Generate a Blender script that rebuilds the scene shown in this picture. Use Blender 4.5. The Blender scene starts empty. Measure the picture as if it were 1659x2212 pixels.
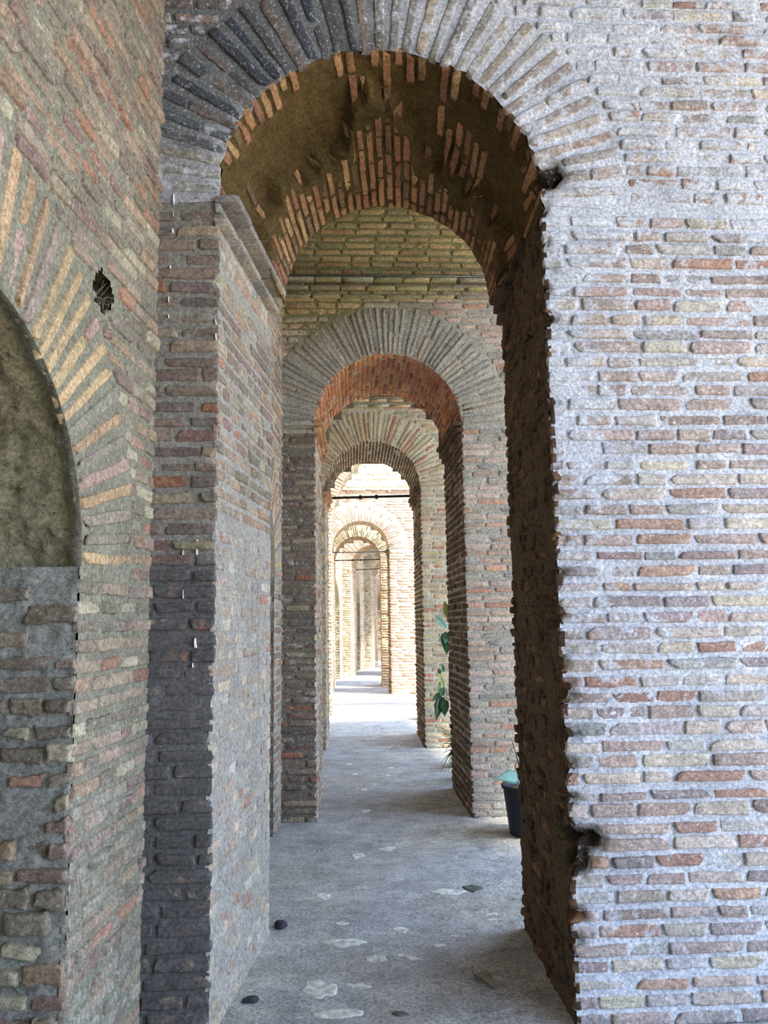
import bpy, math, random
import numpy as np
from mathutils import Matrix, Vector
S = bpy.context.scene
COL = S.collection

# ------------------------------------------------------------------ camera
cam_d = bpy.data.cameras.new('camera'); cam = bpy.data.objects.new('camera', cam_d); COL.objects.link(cam)
cam_d.sensor_fit = 'VERTICAL'; cam_d.sensor_height = 36.0; cam_d.lens = 1720.0 / 2212 * 36.0
cam_d.clip_start = 0.05; cam_d.clip_end = 200
cam.matrix_world = Matrix(((0.99862478, 0.00771387, -0.05185606, 0), (-0.05033991, -0.13519863, -0.98953889, 0),
                           (-0.01464404, 0.99078849, -0.13462438, 1.6), (0, 0, 0, 1)))
S.camera = cam
# ------------------------------------------------------------------ view, sky, sun
S.view_settings.view_transform = 'Standard'; S.view_settings.look = 'None'
S.view_settings.gamma = 1.0; S.view_settings.use_curve_mapping = False
S.view_settings.exposure = 0.62
try:
    S.cycles.use_denoising = True; S.cycles.max_bounces = 8; S.cycles.diffuse_bounces = 6; S.cycles.sample_clamp_indirect = 12
except Exception: pass
W = bpy.data.worlds.new('sky'); S.world = W; W.use_nodes = True
bg = W.node_tree.nodes['Background']; bg.inputs[0].default_value = (0.52, 0.70, 1.0, 1); bg.inputs[1].default_value = 5.1
sun_d = bpy.data.lights.new('sun', 'SUN'); sun_d.energy = 14.0; sun_d.angle = 0.12; sun_d.color = (1.0, 0.88, 0.68)
sun = bpy.data.objects.new('sun', sun_d); COL.objects.link(sun)
sun.rotation_euler = Vector((-0.50, 0.30, -1.0)).to_track_quat('-Z', 'Y').to_euler()
for (x, y, z, sx, sy, rx, ry) in ((2.72, 0.4, 2.4, 5.2, 5.6, 0, 90), (2.72, 5.5, 2.4, 5.2, 2.4, 0, 90), (2.72, 9.1, 2.4, 5.2, 2.4, 0, 90)):
    pd = bpy.data.lights.new('sky_opening', 'AREA'); pd.shape = 'RECTANGLE'; pd.size = sx; pd.size_y = sy
    pd.cycles.is_portal = True
    po = bpy.data.objects.new('sky_opening', pd); COL.objects.link(po); po.location = (x, y, z)
    po.rotation_euler = (0, math.radians(90), 0)

# ------------------------------------------------------------------ noise
def _h(ix, iy, iz, seed):
    n = (ix * 374761393 + iy * 668265263 + iz * 2147483647 + seed * 144665) & 0xffffffff
    n = ((n ^ (n >> 13)) * 1274126177) & 0xffffffff
    n = ((n ^ (n >> 16)) * 2246822519) & 0xffffffff
    return ((n ^ (n >> 15)) & 0xffffff) / float(0xffffff)
def vnoise(p, seed=0):
    p = np.asarray(p, float); i = np.floor(p).astype(np.int64); f = p - i; f = f * f * (3 - 2 * f)
    r = 0
    for dx in (0, 1):
        for dy in (0, 1):
            for dz in (0, 1):
                w = (f[..., 0] if dx else 1 - f[..., 0]) * (f[..., 1] if dy else 1 - f[..., 1]) * (f[..., 2] if dz else 1 - f[..., 2])
                r = r + w * _h(i[..., 0] + dx, i[..., 1] + dy, i[..., 2] + dz, seed)
    return r * 2 - 1
def fbm(p, seed=0, o=3):
    p = np.asarray(p, float); r = 0; a = 1.0; t = 0
    for k in range(o):
        r = r + a * vnoise(p * 2 ** k + 17.3 * k, seed + k); t += a; a *= .55
    return r / t
def sm(x, a, b):
    t = np.clip((x - a) / (b - a), 0, 1); return t * t * (3 - 2 * t)
def lin(c): return tuple(((v + .055) / 1.055) ** 2.4 if v > .04045 else v / 12.92 for v in c)
def L8(*c): return np.array(lin([v / 255 for v in c]))

# ------------------------------------------------------------------ mesh store
DENTS = []
def warp(v):
    v = v.copy()
    for (c, rad, vec, *fl_) in DENTS:
        d = (v - np.array(c)) / np.array(rad); q = (d * d).sum(1); k = q < 9
        if k.any():
            w = np.exp(-q[k] * 1.2) * (1 + .5 * fbm(v[k] * 30, 77, 2)); v[k] += w[:, None] * np.array(vec)
    return v
class MB:
    def __init__(s): s.v = []; s.f = []; s.c = []; s.n = 0
    def add(s, v, f, c):
        v = np.asarray(v, float).reshape(-1, 3); f = np.asarray(f, np.int64).reshape(-1, 4)
        c = np.asarray(c, float)
        if c.ndim == 1: c = np.tile(c, (len(v), 1))
        if c.shape[1] == 3: c = np.hstack([c, np.zeros((len(c), 1))])
        s.v.append(v); s.f.append(f + s.n); s.c.append(c); s.n += len(v)
    def build(s, name, mat, parent=None, smooth=True):
        v = np.vstack(s.v); v = warp(v) if DENTS else v; f = np.vstack(s.f); c = np.vstack(s.c)
        for D_ in DENTS:
            if len(D_) > 3:   # core laid bare where the corner has broken away
                q = (((np.vstack(s.v) - np.array(D_[0])) / np.array(D_[1])) ** 2).sum(1); w = sm(1.1 - q, 0, .5)[:, None]; c = c * (1 - w) + np.array([.07, .05, .035, 0]) * w
        if parent is not None: v = v - np.array(parent.location)
        me = bpy.data.meshes.new(name)
        me.vertices.add(len(v)); me.vertices.foreach_set('co', v.astype(np.float32).ravel())
        me.loops.add(len(f) * 4); me.loops.foreach_set('vertex_index', f.astype(np.int32).ravel())
        me.polygons.add(len(f)); me.polygons.foreach_set('loop_start', np.arange(len(f), dtype=np.int32) * 4)
        me.polygons.foreach_set('loop_total', np.full(len(f), 4, np.int32))
        me.update(calc_edges=True)
        a = me.color_attributes.new('Col', 'FLOAT_COLOR', 'POINT'); a.data.foreach_set('color', c.astype(np.float32).ravel())
        me.polygons.foreach_set('use_smooth', np.full(len(f), smooth, bool))
        me.materials.append(mat)
        me.update()
        o = bpy.data.objects.new(name, me); COL.objects.link(o)
        if parent is not None: o.parent = parent
        return o
def tag(o, label=None, cat=None, group=None, kind=None):
    if label: o['label'] = label
    if cat: o['category'] = cat
    if group: o['group'] = group
    if kind: o['kind'] = kind
    return o
def empty(name, loc, rz=0):
    o = bpy.data.objects.new(name, None); COL.objects.link(o); o.location = loc; o.rotation_euler = (0, 0, rz); o.empty_display_size = .1
    return o

# ------------------------------------------------------------------ materials
def masonry(name, mortar, smear_scale=16, bump=.5, rough=.95, white=.35, pores=.5, specks=0):
    m = bpy.data.materials.new(name); m.use_nodes = True; nt = m.node_tree; N = nt.nodes; K = nt.links
    b = N['Principled BSDF']; b.inputs['Roughness'].default_value = rough
    b.inputs['Specular IOR Level'].default_value = .15
    at = N.new('ShaderNodeAttribute'); at.attribute_name = 'Col'
    tc = N.new('ShaderNodeTexCoord')
    def noise(sc, det=6, r=.6):
        n = N.new('ShaderNodeTexNoise'); n.inputs['Scale'].default_value = sc; n.inputs['Detail'].default_value = det; n.inputs['Roughness'].default_value = r
        K.new(tc.outputs['Object'], n.inputs['Vector']); return n.outputs['Fac']
    def math_(op, a, b_=None, c=None, clamp=False):
        n = N.new('ShaderNodeMath'); n.operation = op; n.use_clamp = clamp
        for i, x in enumerate((a, b_, c)):
            if x is None: continue
            if hasattr(x, 'links') or hasattr(x, 'is_output'): K.new(x, n.inputs[i])
            else: n.inputs[i].default_value = x
        return n.outputs[0]
    def mr(x, a, b_, c=0., d=1.):
        n = N.new('ShaderNodeMapRange'); n.inputs[1].default_value = a; n.inputs[2].default_value = b_; n.inputs[3].default_value = c; n.inputs[4].default_value = d
        K.new(x, n.inputs[0]); return n.outputs[0]
    def mix(f, a, b_, mode='MIX'):
        n = N.new('ShaderNodeMix'); n.data_type = 'RGBA'; n.blend_type = mode
        if hasattr(f, 'is_output'): K.new(f, n.inputs[0])
        else: n.inputs[0].default_value = f
        for k, x in ((6, a), (7, b_)):
            if hasattr(x, 'is_output'): K.new(x, n.inputs[k])
            else: n.inputs[k].default_value = (*x, 1)
        return n.outputs[2]
    mid = noise(22, 7, .65); fine = noise(160, 4, .7); big = noise(3.2, 4, .6); sm_ = noise(smear_scale, 8, .68)
    grain = noise(62, 6, .75); v0 = mr(grain, .34, .66, .50, 1.40); v1 = mr(mid, .25, .75, .78, 1.2); v2 = mr(fine, .3, .7, .78, 1.2); v3 = mr(big, .3, .7, .86, 1.12)
    vv = math_('MULTIPLY', math_('MULTIPLY', math_('MULTIPLY', v1, v2), v3), v0)
    cc = N.new('ShaderNodeCombineColor')
    for i in range(3): K.new(vv, cc.inputs[i])
    # mortar smeared over the bricks: alpha of the attribute tells how much
    mv = N.new('ShaderNodeCombineColor')
    msk = math_('MULTIPLY', math_('SUBTRACT', math_('ADD', math_('MULTIPLY', sm_, 1.0), math_('MULTIPLY', at.outputs['Alpha'], .55)), .68), 9.0, clamp=True)
    c1 = mix(msk, at.outputs['Color'], tuple(mortar))
    # pale lime grains and dark pores
    lime = mr(noise(75, 5, .75), .57, .66, 0, white)
    c2 = mix(lime, c1, tuple(min(1, x * 1.55 + .05) for x in mortar))
    pore = mr(noise(90, 4, .65), .37, .29, 0, pores)
    c3 = mix(pore, c2, (.045, .036, .028))
    if specks:
        sp_ = N.new('ShaderNodeTexNoise'); sp_.inputs['Scale'].default_value = 21; sp_.inputs['Detail'].default_value = 6; sp_.inputs['Roughness'].default_value = .7
        mp = N.new('ShaderNodeMapping'); mp.inputs['Scale'].default_value = (1, 1.6, 1); K.new(tc.outputs['Object'], mp.inputs[0]); K.new(mp.outputs[0], sp_.inputs['Vector'])
        c3 = mix(mr(sp_.outputs['Fac'], .36, .31, 0, specks), c3, (.07, .07, .08))
        vo = N.new('ShaderNodeTexVoronoi'); vo.inputs['Scale'].default_value = 9; K.new(mp.outputs[0], vo.inputs['Vector'])
        vc = mix(.5, vo.outputs['Color'], (.5, .5, .5)); bw_ = N.new('ShaderNodeRGBToBW'); K.new(vc, bw_.inputs[0])
        lm = mr(bw_.outputs[0], .3, .7, .86, 1.12); cv_ = N.new('ShaderNodeCombineColor'); [K.new(lm, cv_.inputs[i]) for i in range(3)]
        c3 = mix(1.0, c3, cv_.outputs[0], 'MULTIPLY')
    c4 = mix(1.0, c3, cc.outputs[0], 'MULTIPLY')
    K.new(c4, b.inputs['Base Color'])
    bp = N.new('ShaderNodeBump'); bp.inputs['Strength'].default_value = bump; bp.inputs['Distance'].default_value = .012
    hh = math_('ADD', math_('MULTIPLY', grain, .7), math_('MULTIPLY', mid, .8)); hh = math_('ADD', hh, math_('ADD', math_('MULTIPLY', fine, .28), math_('MULTIPLY', pore, -.35)))
    K.new(hh, bp.inputs['Height']); K.new(bp.outputs[0], b.inputs['Normal'])
    return m
def plain(name, col, rough=.6, metal=0, noise=0, scale=40):
    m = bpy.data.materials.new(name); m.use_nodes = True; nt = m.node_tree; b = nt.nodes['Principled BSDF']
    b.inputs['Roughness'].default_value = rough; b.inputs['Metallic'].default_value = metal; b.inputs['Specular IOR Level'].default_value = .3
    tc = nt.nodes.new('ShaderNodeTexCoord'); n = nt.nodes.new('ShaderNodeTexNoise'); n.inputs['Scale'].default_value = scale; n.inputs['Detail'].default_value = 5
    nt.links.new(tc.outputs['Object'], n.inputs['Vector'])
    r = nt.nodes.new('ShaderNodeValToRGB'); c = np.array(col)
    r.color_ramp.elements[0].position = .3; r.color_ramp.elements[1].position = .7
    r.color_ramp.elements[0].color = (*(c * (1 - noise)), 1); r.color_ramp.elements[1].color = (*np.minimum(1, c * (1 + noise)), 1)
    nt.links.new(n.outputs['Fac'], r.inputs['Fac']); nt.links.new(r.outputs[0], b.inputs['Base Color'])
    return m
MORT_R = L8(202, 203, 210); MORT_G = L8(172, 167, 156); MORT_Y = L8(186, 180, 160)
M_RIGHT = masonry('pale_lime_masonry', MORT_R, 15, .55, white=.6, pores=.7)
M_GREY = masonry('grey_mortar_masonry', MORT_G, 16, .5, white=.4)
M_GREY_OLIVE = masonry('olive_mortar_masonry', L8(158, 152, 136), 16, .55, white=.7, pores=.6)
M_SMEAR = masonry('mortar_washed_masonry', L8(164, 158, 148), 11, .35, white=.3, pores=.3)
M_DARK = masonry('dark_smear_masonry', L8(98, 94, 92), 14, .6, white=.22)  # dark grey mortar smeared over the left pier
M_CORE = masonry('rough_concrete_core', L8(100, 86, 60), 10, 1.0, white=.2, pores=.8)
M_BROWN = masonry('brown_shade_eroded_masonry', L8(100, 84, 64), 13, .7, white=.08)  # mortar darkened to carry the shade of the right jamb
M_YEL = masonry('ochre_masonry', MORT_Y, 16, .4, white=.3)

# ------------------------------------------------------------------ brick builder
PAL = {
 'right': [(L8(188,158,144), 5), (L8(176,146,134), 4), (L8(200,180,162), 4), (L8(188,176,168), 3), (L8(184,132,108), .9), (L8(190,142,112), 2), (L8(166,160,156), 1), (L8(206,186,158), .7), (L8(164,144,140), 2)],
 'left':  [(L8(168,142,114), 5), (L8(172,138,104), 3), (L8(144,127,104), 5), (L8(176,124,92), 1.2), (L8(180,164,128), 2), (L8(150,118,102), 3)],
 'buff':  [(L8(196,164,112), 5), (L8(186,148,106), 3), (L8(190,150,128), 3), (L8(150,132,112), 2), (L8(204,140,84), .8), (L8(150,140,120), 1.4)],
 'strip': [(L8(142,120,102), 5), (L8(124,108,98), 4), (L8(160,140,110), 2), (L8(160,104,70), .8), (L8(136,104,92), 2)],
 'wash':  [(L8(206,178,136), 5), (L8(190,150,112), 3), (L8(186,122,92), 1.4), (L8(170,160,146), 3), (L8(200,188,160), .8)],
 'dark':  [(L8(92,86,84), 5), (L8(78,76,78), 3), (L8(120,100,88), 1.5)],
 'ring':  [(L8(162,156,146), 4), (L8(168,158,142), 3), (L8(176,160,138), 2), (L8(144,140,134), 2)],
 'w2':    [(L8(194,172,156), 5), (L8(186,160,142), 3), (L8(174,164,152), 3), (L8(192,148,124), 1.2), (L8(156,150,142), 1)],
 'bounce_olive':  [(L8(160,148,104), 4), (L8(144,138,102), 3), (L8(150,144,122), 3)],  # olive tint of dim warm bounce light, put into the brick colour
 'w3':    [(L8(184,164,128), 5), (L8(172,148,120), 3), (L8(166,160,140), 2), (L8(176,124,96), 1)],
 'far':   [(L8(196,160,134), 5), (L8(188,146,120), 3), (L8(198,176,148), 3), (L8(176,128,106), 1)],
 'orange':[(L8(196,128,76), 5), (L8(178,108,68), 3), (L8(150,90,60), 2), (L8(206,140,84), 2)],
 'soff':  [(L8(190,134,78), 5), (L8(172,112,74), 3), (L8(140,108,70), 2), (L8(196,150,88), 2)],
 'jamb':  [(L8(110,82,56), 4), (L8(92,70,52), 5), (L8(140,94,56), 1.5)],  # dark browns, shade on the right-hand jambs put into the colour
}
def pick(rng, pal, n):
    cs = np.array([c for c, w in PAL[pal]]); cs = cs + (cs.mean(1, keepdims=True) - cs) * {'orange': .12, 'right': .38, 'strip': .25, 'left': .28, 'wash': .35, 'buff': .22, 'soff': .25, 'jamb': .25}.get(pal, .12); w = np.array([w for c, w in PAL[pal]]); w = w / w.sum()
    k = rng.choice(len(cs), n, p=w)
    return cs[k] * (1 + rng.normal(0, .07, (n, 1))) * (1 + rng.normal(0, .02, (n, 3)))
def bricks(A, Q, Nn, prot, cols, lod=2, amp=.004, sink=.014, smear=None, seed=0):
    """Q (n,4,3) corners u0v0,u1v0,u1v1,u0v1; Nn (n,3) outward normals; a worn block per quad."""
    Q = np.asarray(Q, float); n = len(Q)
    if n == 0: return
    Nn = np.broadcast_to(np.asarray(Nn, float), (n, 3)); prot = np.broadcast_to(np.asarray(prot, float), (n,))
    rng = np.random.default_rng(seed + 5)
    if lod >= 3: si = [0, 0, .035, .16, .33, .5, .67, .84, .965, 1, 1]; ti = [0, 0, .12, .38, .62, .88, 1, 1]
    elif lod == 2: si = [0, 0, .04, .35, .65, .96, 1, 1]; ti = [0, 0, .14, .5, .86, 1, 1]
    else: si = [0, 0, 1, 1]; ti = [0, 0, 1, 1]
    si = np.array(si, float); ti = np.array(ti, float); ns, nt_ = len(si), len(ti)
    ls = np.linalg.norm(Q[:, 1] - Q[:, 0], axis=1); lt = np.linalg.norm(Q[:, 3] - Q[:, 0], axis=1)
    isn = np.minimum(.0025 / ls, .2); itn = np.minimum(.0025 / lt, .2)
    Sg = np.tile(si[:, None], (1, nt_)); Tg = np.tile(ti[None, :], (ns, 1))
    ring0 = np.zeros((ns, nt_), bool); ring0[0] = ring0[-1] = True; ring0[:, 0] = ring0[:, -1] = True
    ring1 = np.zeros((ns, nt_), bool); ring1[1:-1, 1:-1] = True; r2 = np.zeros((ns, nt_), bool); r2[2:-2, 2:-2] = True; ring1 &= ~r2
    Ss = np.clip(Sg[None], 0, 1) * np.ones((n, 1, 1)); Ts = Tg[None] * np.ones((n, 1, 1))
    inn = (~ring0)[None]
    Ss = np.where(inn, isn[:, None, None] + Ss * (1 - 2 * isn[:, None, None]), Ss)
    Ts = np.where(inn, itn[:, None, None] + Ts * (1 - 2 * itn[:, None, None]), Ts)
    P = (Q[:, 0, None, None] * ((1 - Ss) * (1 - Ts))[..., None] + Q[:, 1, None, None] * (Ss * (1 - Ts))[..., None]
         + Q[:, 2, None, None] * (Ss * Ts)[..., None] + Q[:, 3, None, None] * ((1 - Ss) * Ts)[..., None])
    eu = (Q[:, 1] - Q[:, 0]) / ls[:, None]; ev = (Q[:, 3] - Q[:, 0]) / lt[:, None]
    off = rng.uniform(0, 50, (n, 1, 1, 3))
    a = amp if np.ndim(amp) == 0 else np.asarray(amp)[:, None, None]
    w1 = fbm(P * 34 + off, seed, 2); w2 = fbm(P * 34 + off + 31, seed + 3, 2); w3 = fbm(P * 20 + off, seed + 7, 2)
    # chipped corners
    chip = rng.uniform(0, 1, (n, 4)) ** 4 * 2.2
    cx_ = np.zeros((n, ns, nt_))
    for k, (a0, b0) in enumerate(((0, 0), (1, 0), (1, 1), (0, 1))):
        d = np.exp(-((Ss - a0) * ls[:, None, None] / .02) ** 2 - ((Ts - b0) * lt[:, None, None] / .018) ** 2)
        cx_ += chip[:, k, None, None] * d
    cen = P.mean(axis=(1, 2), keepdims=True)
    P = P + (cen - P) * np.clip(cx_ * .12, 0, .3)[..., None]
    w4 = vnoise(P * 95 + off, seed + 13); P = P + eu[:, None, None] * (w1 * a)[..., None] * 1.6 + ev[:, None, None] * ((w2 + .45 * w4) * a)[..., None]
    rg = np.random.default_rng(seed + 9)
    depth = np.where(ring0[None], -sink, np.where(ring1[None], prot[:, None, None] * .9 - .0008, prot[:, None, None])) + np.where(ring0[None], 0, w3 * a * .8)
    tilt = rng.normal(0, .0022 if lod > 1 else .001, (n, 2)) * (np.mean(a) / .004)
    depth = depth + np.where(ring0[None], 0, tilt[:, 0, None, None] * (Ss - .5) + tilt[:, 1, None, None] * (Ts - .5))
    P = P + Nn[:, None, None] * depth[..., None]
    c = cols[:, None, None, :] * (1 + .16 * fbm(P * 18 + off, seed + 11, 2))[..., None]
    al = np.zeros((n, ns, nt_, 1)) if smear is None else (smear(P) if callable(smear) else np.full((n, ns, nt_), smear))[..., None]
    c = np.concatenate([np.clip(c, .01, 1), al], -1)
    idx = np.arange(n * ns * nt_).reshape(n, ns, nt_)
    F = np.stack([idx[:, :-1, :-1], idx[:, 1:, :-1], idx[:, 1:, 1:], idx[:, :-1, 1:]], -1).reshape(-1, 4)
    # orientation
    g = np.cross(eu, ev); flip = (np.einsum('ij,ij->i', g, Nn) < 0)
    fl = np.repeat(flip, (ns - 1) * (nt_ - 1)); F[fl] = F[fl][:, ::-1]
    A.add(P.reshape(-1, 3), F, c.reshape(-1, 4))
def grid(A, fn, nu, nv, col, mask=None, smear=.6, flip=False):
    """fn(U,V)->(P) vertex grid on unit square; mask(U,V) of cell centres keeps cells."""
    U, V = np.meshgrid(np.linspace(0, 1, nu + 1), np.linspace(0, 1, nv + 1), indexing='ij')
    P = fn(U, V); idx = np.arange((nu + 1) * (nv + 1)).reshape(nu + 1, nv + 1)
    F = np.stack([idx[:-1, :-1], idx[1:, :-1], idx[1:, 1:], idx[:-1, 1:]], -1)
    if flip: F = F[..., ::-1]
    F = F.reshape(-1, 4)
    if mask is not None:
        uc = (U[:-1, :-1] + U[1:, 1:]) / 2; vc = (V[:-1, :-1] + V[1:, 1:]) / 2; F = F[mask(uc, vc).reshape(-1)]
    c = col(P.reshape(-1, 3)) if callable(col) else np.tile(np.asarray(col), (P.shape[0] * P.shape[1], 1))
    c = c * (1 + .14 * fbm(P.reshape(-1, 3) * 9, 3, 3))[:, None]
    s = smear(P.reshape(-1, 3)) if callable(smear) else np.full(len(c), smear)
    A.add(P.reshape(-1, 3), F, np.hstack([np.clip(c, .01, 1), s[:, None]]))

class Face:
    """planar wall face: origin (x,y), horizontal direction (ux,uy); v is height; normal points at the viewer side."""
    def __init__(s, o, u, nrm):
        s.o = np.array([o[0], o[1], 0.]); u = np.array([u[0], u[1], 0.]); s.u = u / np.linalg.norm(u)
        n = np.array([s.u[1], -s.u[0], 0.]); s.n = n if n @ np.array([nrm[0], nrm[1], 0.]) > 0 else -n
    def P(s, u, v, d=0.):
        u = np.asarray(u, float)[..., None]; v = np.asarray(v, float)[..., None]; d = np.asarray(d, float)[..., None]
        return s.o + s.u * u + np.array([0, 0, 1.]) * v + s.n * d
    def mortar(s, A, u0, u1, v0, v1, col, step=.03, amp=.004, mask=None, smear=.1, d=0., seed=1, freq=14):
        nu = max(1, int((u1 - u0) / step)); nv = max(1, int((v1 - v0) / step))
        def fn(U, V):
            u = u0 + U * (u1 - u0); v = v0 + V * (v1 - v0); p = s.P(u, v)
            return s.P(u, v, d + amp * fbm(p * freq, seed, 3) + amp * .6 * vnoise(p * 70, seed + 4))
        mk = None if mask is None else (lambda U, V: mask(u0 + U * (u1 - u0), v0 + V * (v1 - v0)))
        grid(A, fn, nu, nv, col, mk, smear, flip=(np.cross(s.u, [0, 0, 1]) @ s.n < 0))
    def courses(s, A, u0, u1, v0, v1, h=.0625, bh=.042, bl=(.12, .27), pal='right', lod=2, amp=.004, prot=.006, cut=None, keep=None,
                smear=None, seed=0, wave=.006, cols=None, jit=.004, head=.012, ends=0., slope=0.):
        rng = np.random.default_rng(seed); R = []
        nrow = int((v1 - v0) / h)
        for k in range(nrow + 1):
            va = v0 + k * h + rng.normal(0, jit * .5); vb = va + bh + rng.normal(0, jit)
            if vb > v1 and k > 0: break
            segs = [(u0, u1)]
            if cut: segs = cut(va, vb, u0, u1)
            for (a, b) in segs:
                if b - a < .03: continue
                u = a - ends * rng.uniform(.2, 1.8); b = b + ends * rng.uniform(.2, 1.8); first = True
                while u < b - .02:
                    l = rng.uniform(*bl)
                    if first: l *= rng.uniform(.4, 1); first = False
                    e = min(u + l, b)
                    if b - e < .05: e = b
                    R.append((u, e - (head if e < b else 0), va, vb)); u = e
        if not R: return
        R = np.array(R)
        if keep is not None: R = R[keep((R[:, 0] + R[:, 1]) / 2, (R[:, 2] + R[:, 3]) / 2)]
        n = len(R)
        if n == 0: return
        def wv(u, v): return wave * fbm(np.stack([u * 1.7, v * 1.2, np.full_like(u, seed)], -1), seed + 2, 2) + slope * (u - u0)
        jv = rng.normal(0, jit * .6, (n, 4))
        qs = []
        for k, (iu, iv) in enumerate(((0, 2), (1, 2), (1, 3), (0, 3))):
            u = R[:, iu]; v = R[:, iv]; qs.append(s.P(u, v + wv(u, v) + jv[:, k]))
        Q = np.stack(qs, 1)
        c = pick(rng, pal, n) if cols is None else cols(R, rng)
        pr = rng.normal(prot, prot * .45 + .001, n).clip(.001, None)
        bricks(A, Q, s.n, pr, c, lod, amp, smear=smear, seed=seed)
    def ring(s, A, cu, cv, r0, r1, n, a0=0., a1=math.pi, pal='ring', lod=2, amp=.004, prot=.007, smear=None, seed=0, gap=.26, split=.35, cols=None, jit=.012, frac=None):
        rng = np.random.default_rng(seed + 91); Q = []; mid = []
        th = np.linspace(a0, a1, n + 1); th[1:-1] += rng.normal(0, (a1 - a0) / n * .06, n - 1)
        for k in range(n):
            g = gap * (a1 - a0) / n / 2; ta, tb = th[k] + g, th[k + 1] - g
            b = r1 + rng.uniform(-jit * 2, jit); cuts = [r0 + rng.normal(0, jit * .3), b]
            if rng.random() < split: cuts.insert(1, r0 + (r1 - r0) * rng.uniform(.35, .7))
            for a_, b_ in zip(cuts[:-1], cuts[1:]):
                b_ -= .006
                # keep the brick's own thickness: sides nearly parallel
                tm = (ta + tb) / 2; w = r0 * (tb - ta) / 2; wo = w * (1 + .25 * (b_ - r0) / r0) * rng.uniform(.9, 1.1); wi = w * (1 + .25 * (a_ - r0) / r0)
                er = np.array([math.cos(tm), math.sin(tm)]); et = np.array([-er[1], er[0]]); c0 = np.array([cu, cv])
                pts = [c0 + er * a_ - et * wi, c0 + er * b_ - et * wo, c0 + er * b_ + et * wo, c0 + er * a_ + et * wi]
                Q.append([s.P(p[0], p[1]) for p in pts]); mid.append((tm, (a_ + b_) / 2))
        Q = np.array(Q); n = len(Q); c = pick(rng, pal, n) if cols is None else cols(np.array(mid), rng)
        bricks(A, Q, s.n, rng.normal(prot, prot * .4, n).clip(.001, None), c, lod, amp, smear=smear, seed=seed)
    def ring_mortar(s, A, cu, cv, r0, r1, col, a0=-.04, a1=math.pi + .04, step=.025, amp=.004, smear=.1, d=.002, seed=3):
        nu = max(2, int((r1 - r0) / step)); nv = max(8, int((a1 - a0) * r1 / step))
        def fn(U, V):
            r = r0 + U * (r1 - r0); t = a0 + V * (a1 - a0); u = cu + r * np.cos(t); v = cv + r * np.sin(t); p = s.P(u, v)
            return s.P(u, v, d + amp * fbm(p * 14, seed, 3))
        grid(A, fn, nu, nv, col, None, smear, flip=(np.cross(s.u, [0, 0, 1]) @ s.n < 0))
def arch_cut(cu, cv, r, ring):
    """courses cut by an opening of half width r from the floor to cv and by the ring above it"""
    def f(va, vb, u0, u1):
        vm = (va + vb) / 2
        if vm < cv: w = r
        elif vm < cv + r + ring: w = math.sqrt(max(0, (r + ring + .012) ** 2 - (vm - cv) ** 2)) ; w = max(w, 0)
        else: return [(u0, u1)]
        return [(u0, min(u1, cu - w)), (max(u0, cu + w), u1)]
    return f
def arch_mask(cu, cv, r, ring):
    def f(u, v):
        inside = np.where(v < cv, np.abs(u - cu) < r - .0, np.hypot(u - cu, v - cv) < r + ring * .6)
        return ~inside
    return f
def soffit(A, B, c0, c1, y0, y1, cv0, cv1, R0, R1, col, step=.03, amp=.006, n=40, pal='soff', lod=2, bl=(.15, .28), bw=.7, keep=None, rfun=None, seed=0, smear=None, prot=.006, rows=None):
    """underside of the arch between Y=y0 and Y=y1: mortar in A, bricks in B"""
    D = y1 - y0
    def pt(t, y, d=0.):
        k = (y - y0) / D; c = c0 + (c1 - c0) * k; R = R0 + (R1 - R0) * k; cv = cv0 + (cv1 - cv0) * k
        if rfun is not None: R = R - rfun(t, (y - y0))
        R = R - d
        return np.stack([c + R * np.cos(t), y + 0 * t, cv + R * np.sin(t)], -1)
    nu = max(2, int(D / step)); nv = int(math.pi * R0 / step)
    def fn(U, V):
        t = V * math.pi; y = y0 + U * D; p = pt(t, y)
        return pt(t, y, amp * fbm(p * 12, seed, 4) + (.35 * amp * fbm(p * 45, seed + 5, 3) if amp > .01 else 0) - .001)
    grid(A, fn, nu, nv, col, None, .1, flip=True)
    rng = np.random.default_rng(seed + 3); Q = []; NN = []
    th = np.linspace(0, math.pi, n + 1)
    for k in range(n):
        g = (1 - bw) * math.pi / n / 2; ta, tb = th[k] + g, th[k + 1] - g
        y = y0 - .004; first = True
        while y < y1 - .02:
            l = rng.uniform(*bl) * (rng.uniform(.4, 1) if first else 1); first = False
            e = min(y + l, y1); 
            if y1 - e < .05: e = y1
            tm = (ta + tb) / 2
            if keep is None or keep(tm, (y + e) / 2 - y0, rng):
                q = [pt(np.array(ta), np.array(y)), pt(np.array(tb), np.array(y)), pt(np.array(tb), np.array(e - .012)), pt(np.array(ta), np.array(e - .012))]
                Q.append(q); NN.append((-math.cos(tm), 0, -math.sin(tm)))
            y = e
    if Q:
        Q = np.array(Q); n = len(Q)
        bricks(B, Q, np.array(NN), np.random.default_rng(seed).normal(prot, prot * .4, n).clip(.001, None), pick(rng, pal, n), lod, .004, smear=smear, seed=seed)
def tint(f):  # wrapper to stain colours by place
    return f
def box(A, p0, p1, col, alpha=0.):
    x0, y0, z0 = p0; x1, y1, z1 = p1
    v = [(x0,y0,z0),(x1,y0,z0),(x1,y1,z0),(x0,y1,z0),(x0,y0,z1),(x1,y0,z1),(x1,y1,z1),(x0,y1,z1)]
    f = [(0,3,2,1),(4,5,6,7),(0,1,5,4),(1,2,6,5),(2,3,7,6),(3,0,4,7)]
    # separate vertices per face for flat shading
    vv = [v[i] for q in f for i in q]; A.add(vv, np.arange(24).reshape(6, 4), (*col, alpha))
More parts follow.
